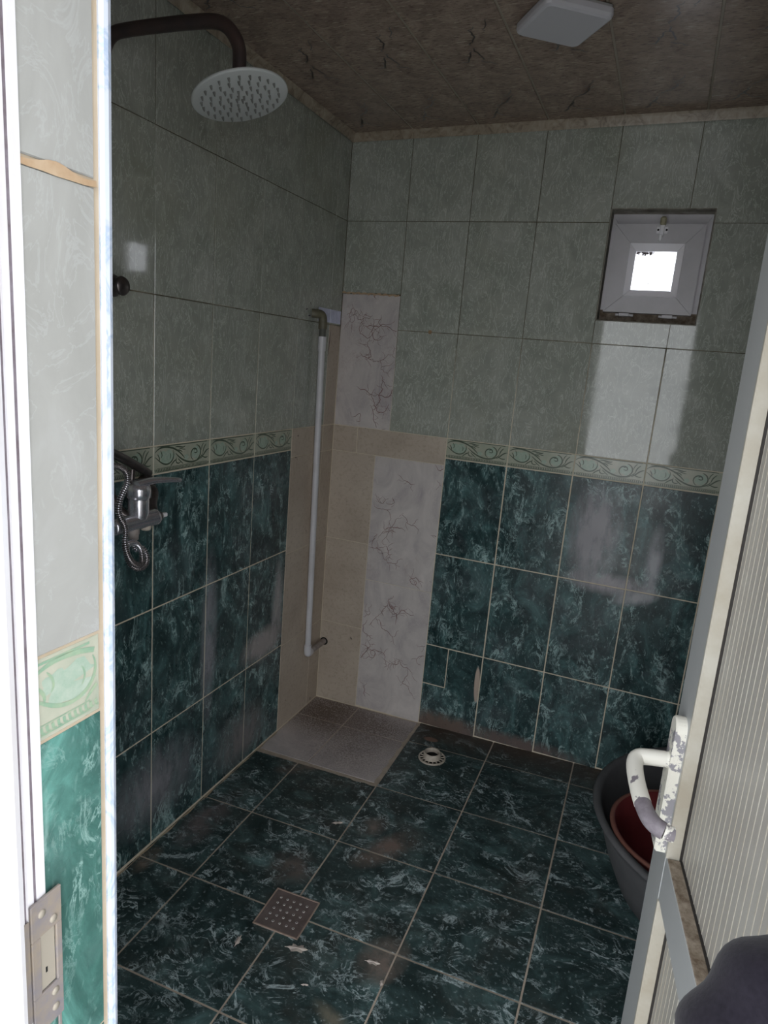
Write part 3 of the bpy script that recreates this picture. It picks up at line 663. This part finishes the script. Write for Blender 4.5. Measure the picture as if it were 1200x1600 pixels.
# ---- door frame (white, left post with the strike plate, right post, head)
mb = MB()
L_ = [(.770, -2.1955), (.8055, -2.1955), (.8065, -2.2045), (.8045, -2.2055), (.8045, -2.2085), (.8065, -2.2095), (.8065, -2.2165), (.8045, -2.2175), (.8045, -2.2195), (.807, -2.2205), (.807, -2.2275), (.800, -2.2285), (.800, -2.2335),
      (.812, -2.2345), (.826, -2.2365), (.828, -2.242), (.828, -2.33), (.770, -2.33)]
mb.prism(L_, -.02, 2.08)
frame_l = link('door_2', mb.mesh('door_2', [M['upvc']]), None, None, 'white plastic door frame post at the left edge with metal strike plate', 'door frame', None, 'structure')
mb = MB(); mb.box((.8002, -2.2332, -.02), (.8012, -2.2288, 2.08)); part('groove_strip', mb, 'groove', frame_l)
for y_ in (-2.2085, -2.2193):  # flat grey strips laid into the two shallow frame grooves
    mb = MB(); mb.box((.8040, y_, -.02), (.8052, y_ + .0028, 2.04)); part('groove_strip', mb, 'groove_grey', frame_l)
mb = MB(); mb.box((1.500, -2.33, -.02), (1.56, -2.1955, 2.08), .003); part('frame_post', mb, 'upvc', frame_l)
mb = MB(); mb.box((.770, -2.33, 2.045), (1.56, -2.1955, 2.09), .003); part('frame_head', mb, 'upvc', frame_l)
# strike plate
mb = MB(); X0, X1 = .8070, .8105
for a, b in (((X0, -2.2165, .992), (X1, -2.1815, 1.033)), ((X0, -2.2165, .925), (X1, -2.2065, .992)), ((X0, -2.1885, .925), (X1, -2.1815, .992)), ((X0, -2.2165, .880), (X1, -2.1815, .925)), ((X0, -2.2165, .60), (X1 - .001, -2.2075, .88)), ((X0, -2.1875, .60), (X1 - .001, -2.1835, .88))): mb.box(a, b, .0008)
mb.box((X0, -2.2235, .90), (X1 - .0015, -2.2170, 1.018), .0008)
sp = part('strike_plate', mb, 'strike', frame_l, None, 'dirty grey metal strike plate')
mb = MB(); mb.box((X0 - .004, -2.2062, .926), (X0 + .0012, -2.1888, .991), .0005); part('strike_recess', mb, 'screw', sp)
mb = MB(); mb.box((X0 + .0010, -2.2005, .944), (X0 + .0016, -2.1985, .950)); part('slot', mb, 'hole', sp)
for z in (1.002, .915, .896, 1.018):
    mb = MB(); mb.lathe([(0, 0), (.004, .0), (.0042, -.001), (.0042, -.003)][::-1], (X1 + .0012, -2.192 if z != 1.018 else -2.205, z), (1, 0, 0), 14); part('screw', mb, 'screw', sp)

# ---- window
win = link('window_1', None, None, T(1.1755, 0.06, 1.757), 'tiny square window in a deep tiled recess high on the back wall', 'window', None, 'structure')
def ring(a0, a1, b0, b1, i0, i1, j0, j1, y0, y1, mats, name, yi=None):
    yi = y0 if yi is None else yi; g = .0005
    O = [(a0, b0), (a1, b0), (a1, b1), (a0, b1)]; I = [(i0, j0), (i1, j0), (i1, j1), (i0, j1)]
    for k in range(4):
        l = (k + 1) % 4; b = MB(); o0, o1, n0_, n1_ = O[k], O[l], I[k], I[l]
        dx, dz = o1[0] - o0[0], o1[1] - o0[1]; L = math.hypot(dx, dz); dx, dz = dx / L * g, dz / L * g
        q = [(o0[0] + dx, o0[1] + dz), (o1[0] - dx, o1[1] - dz), (n1_[0] - dx, n1_[1] - dz), (n0_[0] + dx, n0_[1] + dz)]
        V = [(q[0][0], y0, q[0][1]), (q[1][0], y0, q[1][1]), (q[2][0], yi, q[2][1]), (q[3][0], yi, q[3][1])] + [(x, y1, z) for x, z in q]
        b.add(V, [(0, 1, 2, 3), (7, 6, 5, 4), (0, 4, 5, 1), (1, 5, 6, 2), (2, 6, 7, 3), (3, 7, 4, 0)]); part(name, b, mats, win, Matrix())
ring(WX0, WX1, WZ0, WZ1, WX0 + .028, WX1 - .028, WZ0 + .036, WZ1 - .044, .078, .130, 'upvc_sash', 'window_frame')
ring(1.0265, 1.3195, 1.791, 2.087, 1.089, 1.261, 1.849, 2.021, .034, .075, 'upvc_sash', 'sash_rail')
ring(1.087, 1.263, 1.847, 2.023, 1.1085, 1.2415, 1.8695, 1.9985, .0275, .060, 'upvc', 'glazing_bead', .042)
mb = MB(); mb.box((WX0 + .002, .0765, WZ0 + .002), (WX1 - .002, .0785, 1.800)); part('grime', mb, 'ledge_dirt', win, Matrix(), 'dark grime under the sash')
mb = MB(); mb.box((1.1075, .055, 1.8685), (1.2425, .059, 1.9995)); part('glass', mb, 'glass', win, Matrix())
for a, b in (((WX0 - .001, -.0005, WZ0 - .002), (WX1 + .001, .17, WZ0 + .0015)), ((WX0 - .001, -.0005, WZ1 - .0015), (WX1 + .001, .17, WZ1 + .002)), ((WX0 - .002, -.0005, WZ0), (WX0 + .0015, .17, WZ1)), ((WX1 - .0015, -.0005, WZ0), (WX1 + .002, .17, WZ1))):
    mb = MB(); mb.box(a, b); part('reveal_lining', mb, 'window_sill', win, Matrix())
mb = MB(); mb.box((1.165, .0315, 2.056), (1.201, .034, 2.078), .0008); mb.tube([(1.170, .0305, 2.067), (1.170, .0318, 2.067)], .0035, 12, mi=1); mb.tube([(1.197, .0305, 2.067), (1.197, .0318, 2.067)], .0035, 12, mi=1)
lt = part('latch', mb, ['upvc', 'hole'], win, Matrix())
mb = MB(); mb.box((1.173, .008, 2.080), (1.193, .040, 2.107), .005); part('latch_knob', mb, 'latch', lt, Matrix())
mb = MB(); mb.box((1.176, .018, 2.046), (1.190, .033, 2.082), .002); mb.box((1.1765, .014, 2.030), (1.186, .024, 2.050), .002); part('latch_lever', mb, 'upvc', lt, Matrix())
for a in (1.082, 1.226):
    mb = MB(); mb.box((a, .022, 1.777), (a + .036, .046, 1.789), .002); mb.tube([(a - .010, .030, 1.782), (a + .050, .030, 1.782)], .0045, 10); part('hinge', mb, 'upvc_sash', win, Matrix())

# ---- the open door leaf
al = math.radians(8.5); le = math.radians(.5)
dd = Vector((-math.sin(al), math.cos(al), 0)); n0 = Vector((-math.cos(al), -math.sin(al), 0))
upv = (Vector((0, 0, 1)) * math.cos(le) + n0 * math.sin(le)); nn = upv.cross(dd)
base = Vector((1.489, -2.204, 1.1)) - upv * 1.1
FD = frame(base, dd, nn)       # local x = along the leaf from the hinge, y = outward, z = up
W_, ZB, ZT, RC = .725, .075, 2.03, -.022
door = link('door_1', None, None, FD, 'white plastic door standing open inwards on the right', 'door', None, 'structure')
def db(name, a, b, mt, bev=0.0, label=None, par=None):
    m_ = MB(); m_.box(a, b, bev); return part(name, m_, mt, par or door, FD, label)
db('stile', (.640, -.062, ZB), (W_, 0, ZT), 'upvc_door', .002)
db('stile', (0, -.062, ZB), (.085, 0, ZT), 'upvc_door', .002)
db('rail', (.0855, -.062, .767), (.6395, -.0005, .843), 'upvc_door', .001, 'door rail with dirt crusted top')
db('rail', (.0855, -.062, ZT - .09), (.6395, -.0005, ZT), 'upvc_door', .001)
db('rail', (.0855, -.062, ZB), (.6395, -.0005, ZB + .09), 'upvc_door', .001)
db('dirt_crust', (.094, RC, .8432), (.632, -.001, .8462), 'ledge_dirt', .0008, 'brown dirt lying on the ledge')
for z0, z1 in ((.843, ZT - .09), (ZB + .09, .767)):
    db('bead', (.6335, RC, z0 + .001), (.6398, .0012, z1 - .001), 'upvc_bead', .001); db('bead', (.0852, RC, z0 + .001), (.0925, .0012, z1 - .001), 'upvc_bead', .001)
    db('seal', (.6300, RC - .002, z0 + .001), (.6334, RC + .004, z1 - .001), 'rib_dark'); db('seal', (.0925, RC - .002, z0), (.096, RC + .003, z1), 'rib_dark')
    db('seal', (.094, RC - .002, z0 + .0005), (.632, RC + .0035, z0 + .005), 'rib_dark')
    m_ = MB(); x = .094
    while x < .631:
        e = min(x + .0180, .632); m_.box((x, -.045, z0), (e - .0022, RC, z1)); m_.box((e - .0022, -.045, z0), (e, RC + .0004, z1), mi=1); x = e
    m_.box((.094, -.050, z0), (.632, -.045, z1)); part('ribbed_panel', m_, ['upvc_dirty', 'upvc_bead'], door, FD)
# handle
m_ = MB(); pl = [(.650, .842), (.690, .842), (.690, 1.047)] + [(.670 + .020 * math.cos(a), 1.047 + .018 * math.sin(a)) for a in [PI * k / 10 for k in range(1, 10)]] + [(.650, 1.047)]
n_ = len(pl); V = [(x, .0, z) for x, z in pl] + [(x, .013, z) for x, z in pl] + [(.670 + (x - .670) * .86, .016, .95 + (z - .95) * .985) for x, z in pl]
m_.add(V, [tuple(range(2 * n_, 3 * n_))[::-1], tuple(range(n_))] + [(i, (i + 1) % n_, n_ + (i + 1) % n_, n_ + i)[::-1] for i in range(n_)] + [(n_ + i, n_ + (i + 1) % n_, 2 * n_ + (i + 1) % n_, 2 * n_ + i)[::-1] for i in range(n_)])
hd = part('door_handle', m_, 'handle_side', door, FD, 'lever handle plate with peeling white paint')
def smooth(P, k=3):
    for _ in range(k):
        Q = [P[0]]
        for a, b in zip(P, P[1:]): Q += [tuple(.75 * x + .25 * y for x, y in zip(a, b)), tuple(.25 * x + .75 * y for x, y in zip(a, b))]
        P = Q + [P[-1]]
    return P
lp = smooth([(.668, .010, .992), (.668, .045, .990), (.668, .062, .987), (.648, .067, .982), (.600, .066, .976), (.560, .062, .972), (.535, .055, .968), (.524, .040, .964), (.524, .026, .962)], 2)
m_ = MB(); k0 = int(len(lp) * .60); k1 = int(len(lp) * .86)
m_.tube(lp[:k0 + 1], .0125, 14); part('lever', m_, 'handle', hd, FD, 'white painted lever')
m_ = MB(); m_.tube(lp[k0:k1 + 1], .0122, 14); part('lever', m_, 'handle_bare', hd, FD, 'bare grey grip of the lever')
m_ = MB(); m_.tube(lp[k1:], .0108, 14); part('lever_tip', m_, 'handle', hd, FD)
m_ = MB(); m_.lathe([(0, .006), (.010, .006), (.0125, .0), (.0135, -.006)][::-1], (.668, .018, .992), (0, 1, 0), 20); part('rosette', m_, 'handle', hd, FD)

# ---- outdoors in front of the doorway
mb = MB(); mb.box((-6, -9, -.32), (8, -2.32, -.12)); link('floor_2', mb.mesh('floor_2', [M['concrete']]), None, None, 'concrete ground outside the doorway', 'ground', None, 'structure')
mb = MB(); mb.box((.770, -2.34, -.14), (1.56, -2.20, .02), .004); link('trim_5', mb.mesh('trim_5', [M['concrete']]), None, None, 'concrete sill under the doorway', 'threshold', None, 'structure')

# ================================================================ THINGS
# ceiling lamp
lm = link('ceiling_lamp', None, None, T(.910, -.734, 2.4135) @ Matrix.Rotation(math.radians(37), 4, 'Z'), 'square milky white lamp set askew on the brown ceiling', 'lamp')
mb = MB(); mb.box((-.082, -.082, -.012), (.082, .082, .0), .002); part('lamp_base', mb, 'lamp_base', lm)
mb = MB()
def sq(s, z, c=.014, n=5):
    o = []
    for cx, cy, a0 in ((1, 1, 0), (-1, 1, 90), (-1, -1, 180), (1, -1, 270)):
        for k in range(n + 1):
            a = math.radians(a0 + 90 * k / n); o.append((cx * (s - c) + c * math.cos(a), cy * (s - c) + c * math.sin(a), z))
    return o
R_ = [sq(.088, -.010), sq(.0885, -.022), sq(.086, -.029), sq(.080, -.033)]; n_ = len(R_[0])
mb.add([p for r in R_ for p in r], [((i + 1) * n_ + k, (i + 1) * n_ + (k + 1) % n_, i * n_ + (k + 1) % n_, i * n_ + k) for i in range(3) for k in range(n_)] + [tuple(range(3 * n_, 4 * n_))[::-1], tuple(range(n_))])
part('lamp_cover', mb, 'lamp', lm)

# rain shower: arm from the left wall, round head
hx, hy, hz = .392, -1.32, 2.052
rs = link('rain_shower', None, None, T(0, hy, 2.10), 'dark bent shower arm with a large round pale shower head', 'shower')
arm = smooth([(.0, hy, 2.06), (.022, hy, 2.06), (.030, hy, 2.13), (.045, hy, 2.196), (.12, hy, 2.200), (.30, hy, 2.199), (.352, hy, 2.190), (.386, hy, 2.150), (.388, hy, 2.110), (.386, hy, 2.074)], 3)
mb = MB(); mb.tube(arm, .0138, 16); part('shower_arm', mb, 'iron', rs, Matrix())
mb = MB(); mb.lathe([(.03, .0), (.03, .006), (.018, .012)], (0, hy, 2.06), (1, 0, 0), 24); part('wall_flange', mb, 'iron', rs, Matrix())
HM = T(hx, hy, hz) @ Matrix.Rotation(math.radians(-17.3), 4, 'Y') @ Matrix.Scale(.835, 4)
mb = MB(); mb.lathe([(0, -.0005), (.1135, -.0005), (.1175, .001), (.1175, .006), (.112, .008), (.030, .010), (.022, .020), (.020, .030), (0, .030)], (0, 0, 0), (0, 0, 1), 64)
sh = part('shower_head', mb, 'disc', rs, HM)
mb = MB()
for rr, cnt in ((.010, 4), (.030, 9), (.050, 14), (.072, 19), (.094, 24)):
    for k in range(cnt):
        a = 2 * PI * k / cnt + rr * 9; mb.lathe([(.0012, -.0100), (.0024, -.0060), (.0034, -.0005)], (rr * math.cos(a), rr * math.sin(a), 0), (0, 0, 1), 7)
link('nozzle', mb.mesh('nozzle', [M['nozzle']]), sh, HM, None, None, None, 'stuff')

# shower valve stub higher on the wall
vv = link('shower_valve', None, None, T(0, -1.290, 1.678), 'black chrome valve knob high on the left wall beside the doorway edge', 'valve')
mb = MB(); mb.lathe([(.030, 0), (.030, .006), (.016, .010), (.016, .024)], (0, 0, 0), (1, 0, 0), 24); part('flange', mb, 'chrome_dark', vv)
mb = MB(); mb.lathe([(.012, .022), (.024, .024), (.0265, .030), (.022, .038), (.0165, .042), (.0165, .046), (.021, .050), (.0225, .056), (.019, .062), (.0, .064)], (0, 0, 0), (1, 0, 0), 24); part('knob', mb, 'chrome_dark', vv)

# wall mixer
my = -1.255; mz = 1.103; mxx = .085
mx = link('shower_mixer', None, None, T(0, my, mz), 'chrome lever mixer on the left wall above its coiled metal hose', 'mixer')
mb = MB(); mb.lathe([(0, -.105), (.019, -.104), (.021, -.098), (.021, .040), (.0225, .043), (.0225, .050), (.018, .052), (.0, .052)], (mxx, my, mz), (0, 1, 0), 28); part('body', mb, 'chrome', mx, Matrix())
mb = MB(); mb.lathe([(.022, .0), (.0265, .016), (.0265, .050), (.0255, .052), (.031, .056), (.031, .076), (.028, .086), (.014, .092), (0, .093)], (mxx, my - .012, mz + .008), (0, 0, 1), 28); part('cartridge', mb, 'chrome', mx, Matrix())
lev = smooth([(mxx, my - .020, mz + .098), (mxx + .01, my + .010, mz + .106), (mxx + .022, my + .045, mz + .108), (mxx + .034, my + .080, mz + .103), (mxx + .040, my + .098, mz + .098)], 3)
mb = MB(); nL = len(lev)
mb.tube(lev, [.019 - .009 * (i / (nL - 1)) for i in range(nL)], 14, sq=1.0)
for i, v in enumerate(mb.v):    # flatten the lever into a blade
    c_ = mz + .104; mb.v[i] = (v[0], v[1], c_ + (v[2] - c_) * .55 - .002)
part('lever', mb, 'chrome', mx, Matrix())
mb = MB(); mb.lathe([(.014, 0), (.015, .006), (.013, .018), (.008, .024), (.0, .024)], (mxx, my + .050, mz), (0, 1, 0), 18); part('diverter_knob', mb, 'chrome_dark', mx, Matrix())
mb = MB(); mb.box((mxx - .006, my + .070, mz - .006), (mxx + .008, my + .092, mz + .006), .003); part('knob_tip', mb, 'upvc', mx, Matrix())
for yy in (my + .105, my - .045):
    mb = MB(); mb.lathe([(.0, .0), (.036, .0), (.036, .004), (.030, .014), (.016, .022)], (0.0, yy, mz + .062), (1, 0, 0), 28); part('wall_rose', mb, 'chrome_dark', mx, Matrix())
    mb = MB(); mb.tube(smooth([(.01, yy, mz + .062), (.035, yy, mz + .055), (.050, yy - (.03 if yy > my else 0), mz + .025), (mxx - .010, (yy + my) / 2 + (.005 if yy > my else 0), mz + .004)], 3), .0135, 16); part('inlet', mb, 'chrome_dark', mx, Matrix())
mb = MB(); mb.lathe([(.010, -.030), (.013, -.028), (.013, -.016), (.015, -.014), (.015, .0)], (mxx, my - .030, mz - .016), (0, 0, 1), 18); part('hose_nut', mb, 'old_pipe', mx, Matrix())
mb = MB(); mb.lathe([(0, -.012), (.012, -.010), (.014, -.004), (.014, .004)], (mxx, my + .015, mz - .018), (0, 0, 1), 18); part('bottom_cap', mb, 'strainer', mx, Matrix())
mb = MB(); mb.tube(smooth([(mxx - .02, my - .0, mz + .06), (.060, my - .01, mz + .10), (.058, my - .005, mz + .130)], 2), .008, 10); part('cradle', mb, 'chrome_dark', mx, Matrix())

# hand shower with ribbed metal hose
hs = link('hand_shower', None, None, T(.1, -1.35, 1.25), 'dark hand shower with a looped ribbed metal hose beside the mixer', 'hand shower')
mb = MB(); hp = smooth([(.055, -1.195, 1.214), (.058, -1.235, 1.236), (.062, -1.28, 1.258), (.068, -1.350, 1.290), (.075, -1.40, 1.306)], 3); mb.tube(hp, [.0105 + .003 * (i / len(hp)) for i in range(len(hp))], 16); part('handle', mb, 'chrome_dark', hs, Matrix())
mb = MB(); mb.lathe([(0, -.012), (.036, -.010), (.040, .0), (.034, .010), (.012, .018), (0, .018)], (.090, -1.425, 1.306), (.75, .2, -.6), 32); part('spray_head', mb, 'chrome_dark', hs, Matrix())
hose = smooth([(mxx, my - .030, mz - .045), (.088, my - .030, mz - .075), (.098, -1.270, 1.040), (.112, -1.262, 1.010), (.122, -1.288, .990), (.124, -1.325, .998), (.120, -1.348, 1.030), (.112, -1.340, 1.060),
               (.106, -1.315, 1.062), (.104, -1.290, 1.050), (.108, -1.279, 1.025), (.125, -1.30, .996), (.130, -1.345, 1.020), (.128, -1.365, 1.07), (.124, -1.352, 1.11), (.122, -1.38, 1.15), (.124, -1.372, 1.19), (.124, -1.345, 1.222), (.122, -1.350, 1.252), (.122, -1.385, 1.268), (.122, -1.42, 1.262)], 3)
# resample, then rib
def resample(P, st):
    P = [Vector(p) for p in P]; out = [P[0]]; acc = 0
    for a, b in zip(P, P[1:]):
        L = (b - a).length; t = st - acc
        while t <= L and L > 0: out.append(a.lerp(b, t / L)); t += st
        acc = (acc + L) % st if L + acc >= st else acc + L
    return out
hq = resample(hose, .00135)
mb = MB(); mb.tube(hq, [(.0082, .0082, .0056, .0056)[i % 4] for i in range(len(hq))], 10, alt=lambda i: 1 if i % 4 in (1, 2, 3) and i % 4 != 3 else 0); part('hose', mb, ['chrome', 'chrome_dark'], hs, Matrix())  # groove shade put into the colour: valleys between ribs take the darker chrome
hq = resample(smooth([(.020, -1.375, 1.10), (.022, -1.372, 1.02), (.022, -1.365, .97), (.02, -1.372, .90), (.02, -1.40, .80)], 3), .0015)
mb = MB(); mb.tube(hq, [(.0070, .0062, .0052, .0062)[i % 4] for i in range(len(hq))], 8); part('hose_tail', mb, 'chrome_dark', hs, Matrix())

# water pipe in the corner
wp = link('water_pipe', None, None, T(.022, -.19, .30), 'white plastic water pipe running down the corner of the left wall', 'pipe')
pt = Vector((.030, -.2115, 1.600)); pb = Vector((.030, -.1745, .322))
mb = MB(); mb.tube([pt, pt.lerp(pb, .5), pb], .0128, 18); part('pipe', mb, 'white_pipe', wp, Matrix())
mb = MB(); mb.tube([pt + Vector((0, .0005, .024)), pt + Vector((0, 0, -.030))], .0155, 18); part('coupling', mb, 'white_pipe', wp, Matrix())
mb = MB(); mb.tube([pt + Vector((0, -.001, .075)), pt + Vector((0, 0, .022))], .0128, 18); part('sleeve', mb, 'elbow_dark', wp, Matrix())
mb = MB(); mb.tube(smooth([(.030, -.2125, 1.652), (.030, -.2135, 1.690), (.026, -.222, 1.706), (.012, -.243, 1.706), (-.001, -.250, 1.706)], 3), .0165, 18); part('elbow', mb, 'elbow', wp, Matrix())
mb = MB(); mb.tube(smooth([(.030, -.1745, .330), (.030, -.1740, .296), (.029, -.168, .289), (.028, -.150, .288), (.026, -.142, .288)], 3), .0162, 18); part('lower_elbow', mb, 'white_pipe', wp, Matrix())
mb = MB(); mb.tube([(.026, -.145, .288), (.020, .010, .282)], .0128, 16); part('wall_stub', mb, 'old_pipe', wp, Matrix())
mb = MB(); mb.tube([(.021, -.0012, .282), (.021, .004, .282)], .0185, 20); part('wall_hole', mb, 'hole', wp, Matrix())

# square floor grate
gz = zf(.527, -1.164); GF = FP @ T(.5265, -1.1640, 0) @ Matrix.Rotation(math.radians(1.5), 4, 'Z')
fd = link('floor_drain', None, None, GF, 'square rusty steel floor drain grate at the crossing of four tiles', 'drain')
mb = MB(); mb.box((-.066, -.066, .0), (.066, .066, .0028), .0006); part('grate_plate', mb, 'grate', fd, GF)
mb = MB()
for a, b in (((-.070, -.070), (-.066, .070)), ((.066, -.070), (.070, .070)), ((-.070, .066), (.070, .070)), ((-.070, -.070), (.070, -.066))): mb.box((*a, .0), (*b, .0042), .0005)
part('grate_rim', mb, 'grate_rim', fd, GF)
for i in range(5):
    for j in range(5):
        mb = MB(); x, y = -.042 + i * .021, -.042 + j * .021
        mb.lathe([(.0034, .0029), (.0031, .0036), (.0022, .0034)], (x, y, 0), (0, 0, 1), 10, mi=0); mb.lathe([(.0022, .0034), (0, .0030)], (x, y - .0003, 0), (0, 0, 1), 10, mi=1)
        part('drain_hole', mb, ['rivet', 'hole'], fd, GF)

# round strainer
SF = FP @ T(.649, -.234, 0)
st = link('drain_strainer', None, None, SF, 'round ivory plastic drain strainer with a dark centre near the back wall', 'drain')
mb = MB(); mb.lathe([(.049, .0), (.055, .0), (.055, .004), (.053, .006), (.049, .006), (.049, .0)], (0, 0, 0), (0, 0, 1), 44); part('outer_ring', mb, 'strainer', st, SF)
mb = MB(); mb.lathe([(.036, .004), (.035, .016), (.033, .026), (.030, .028), (.027, .026), (.026, .002)], (0, 0, 0), (0, 0, 1), 40); part('collar', mb, 'strainer', st, SF)
mb = MB(); mb.lathe([(.0265, .010), (0, .009)][::-1], (0, 0, 0), (0, 0, 1), 32); mb.lathe([(.050, .0012), (.026, .0013)], (0, 0, 0), (0, 0, 1), 40); part('dark_centre', mb, 'hole', st, SF)
for k in range(16):
    a = 2 * PI * k / 16; mb = MB(); mb.box((.032, -.0019, .002), (.050, .0019, .0055), .0006); part('rib', mb, 'strainer', st, SF @ Matrix.Rotation(a, 4, 'Z'))

# dark tub with the red basin in it
tx, ty = 1.715, -.545; tz = zf(tx, ty)
tb = link('wash_tub', None, None, T(tx, ty, tz), 'large dark grey rubber tub behind the open door', 'tub')
mb = MB(); mb.lathe([(0, .002), (.325, .002), (.345, .012), (.385, .10), (.420, .200), (.426, .228), (.440, .232), (.446, .242), (.440, .250), (.426, .250), (.418, .238), (.406, .19), (.375, .10), (.335, .022), (0, .018)], (0, 0, 0), (0, 0, 1), 72); part('shell', mb, 'tub', tb)
bx, by = 1.545, -.655
rb = link('red_basin', None, None, T(bx, by, tz + .022), 'dark red plastic basin standing inside the dark grey tub', 'basin')
mb = MB(); mb.lathe([(0, .0), (.105, .0), (.118, .008), (.188, .16), (.206, .225), (.202, .225), (.183, .16), (.113, .014), (0, .008)], (0, 0, 0), (0, 0, 1), 64); part('shell', mb, 'basin', rb)
mb = MB(); mb.lathe([(.203, .224), (.210, .228), (.217, .224), (.217, .219), (.206, .218)], (0, 0, 0), (0, 0, 1), 64); part('rim', mb, 'basin_rim', rb)

# dry leaves on the floor
def leaf(x, y, L, W, rot, label, lob=6):
    b = MB(); V = []; n = 26; rng = random.Random(int(x * 1000))
    for i in range(n):
        a = 2 * PI * i / n; r = 1 - .45 * abs(math.sin(lob * a / 2)) * (.6 + .4 * rng.random()); V.append((L * r * math.cos(a), W * r * math.sin(a), .0025 + .0015 * math.sin(a * 3)))
    V2 = [(p[0] * .96, p[1] * .96, p[2] - .0006) for p in V]
    b.add(V + [(0, 0, .0045)], [(i, (i + 1) % n, n) for i in range(n)]); b.add(V2 + [(0, 0, .0036)], [((i + 1) % n, i, n) for i in range(n)])
    b.tube([(-L * 1.15, 0, .002), (0, 0, .005), (L * .95, 0, .003)], .0007, 6)
    F = FP @ T(x, y, .0002) @ Matrix.Rotation(math.radians(rot), 4, 'Z')
    o = link('dry_leaf', b.mesh('dry_leaf', [M['leaf']]), None, F, label, 'leaf', 'dry leaves on the floor')
leaf(.612, -1.256, .030, .016, 15, 'dry pinkish leaf just below the square floor grate')
leaf(.457, -1.302, .018, .009, 95, 'small dry leaf lying left of the grate, on the big front left tile')
leaf(.486, -.757, .018, .010, 30, 'dry leaf near the marbled floor patch')
leaf(.812, -1.208, .020, .010, 10, 'dry leaf right of the grate by the brown stain')
leaf(.855, -1.255, .010, .006, 95, 'tiny dry leaf on the joint right of the grate, nearest the brown stain')
leaf(.683, -1.342, .009, .004, 20, 'tiny yellowish leaf on the front tile below the grate')

# dark knitted sleeve in the lower right corner
sl = MB(); C0 = Vector((1.418, -2.088, 1.098))
path = smooth([(1.66, -2.14, 1.165), (1.54, -2.098, 1.150), (1.470, -2.094, 1.135), (1.432, -2.098, 1.108), (1.420, -2.110, 1.070), (1.424, -2.120, 1.01), (1.44, -2.130, .93), (1.46, -2.14, .84)], 3)
pq = resample(path, .004); n_ = len(pq)
rads = [.0]*n_
for i in range(n_):
    t = i / (n_ - 1); rads[i] = (.046 + .008 * math.exp(-((t - .45) / .18) ** 2)) * (1 + .030 * math.sin(t * 38) + .018 * math.sin(t * 71 + 1))
rads[0] *= .6; rads[-1] *= .7
sl.tube(pq, rads, 40)
for i, v in enumerate(sl.v):      # long soft folds running round the elbow
    x, y, z = v; f = .0035 * math.sin(60 * (x * .6 + z * 1.3) + 3 * math.sin(18 * y)); d = Vector(v) - C0; d.normalize(); sl.v[i] = tuple(Vector(v) + d * f)
link('dark_sleeve', sl.mesh('dark_sleeve', [M['cloth']]), None, None, 'bent arm in a dark navy knitted sleeve in the lower right corner before the door', 'sleeve')
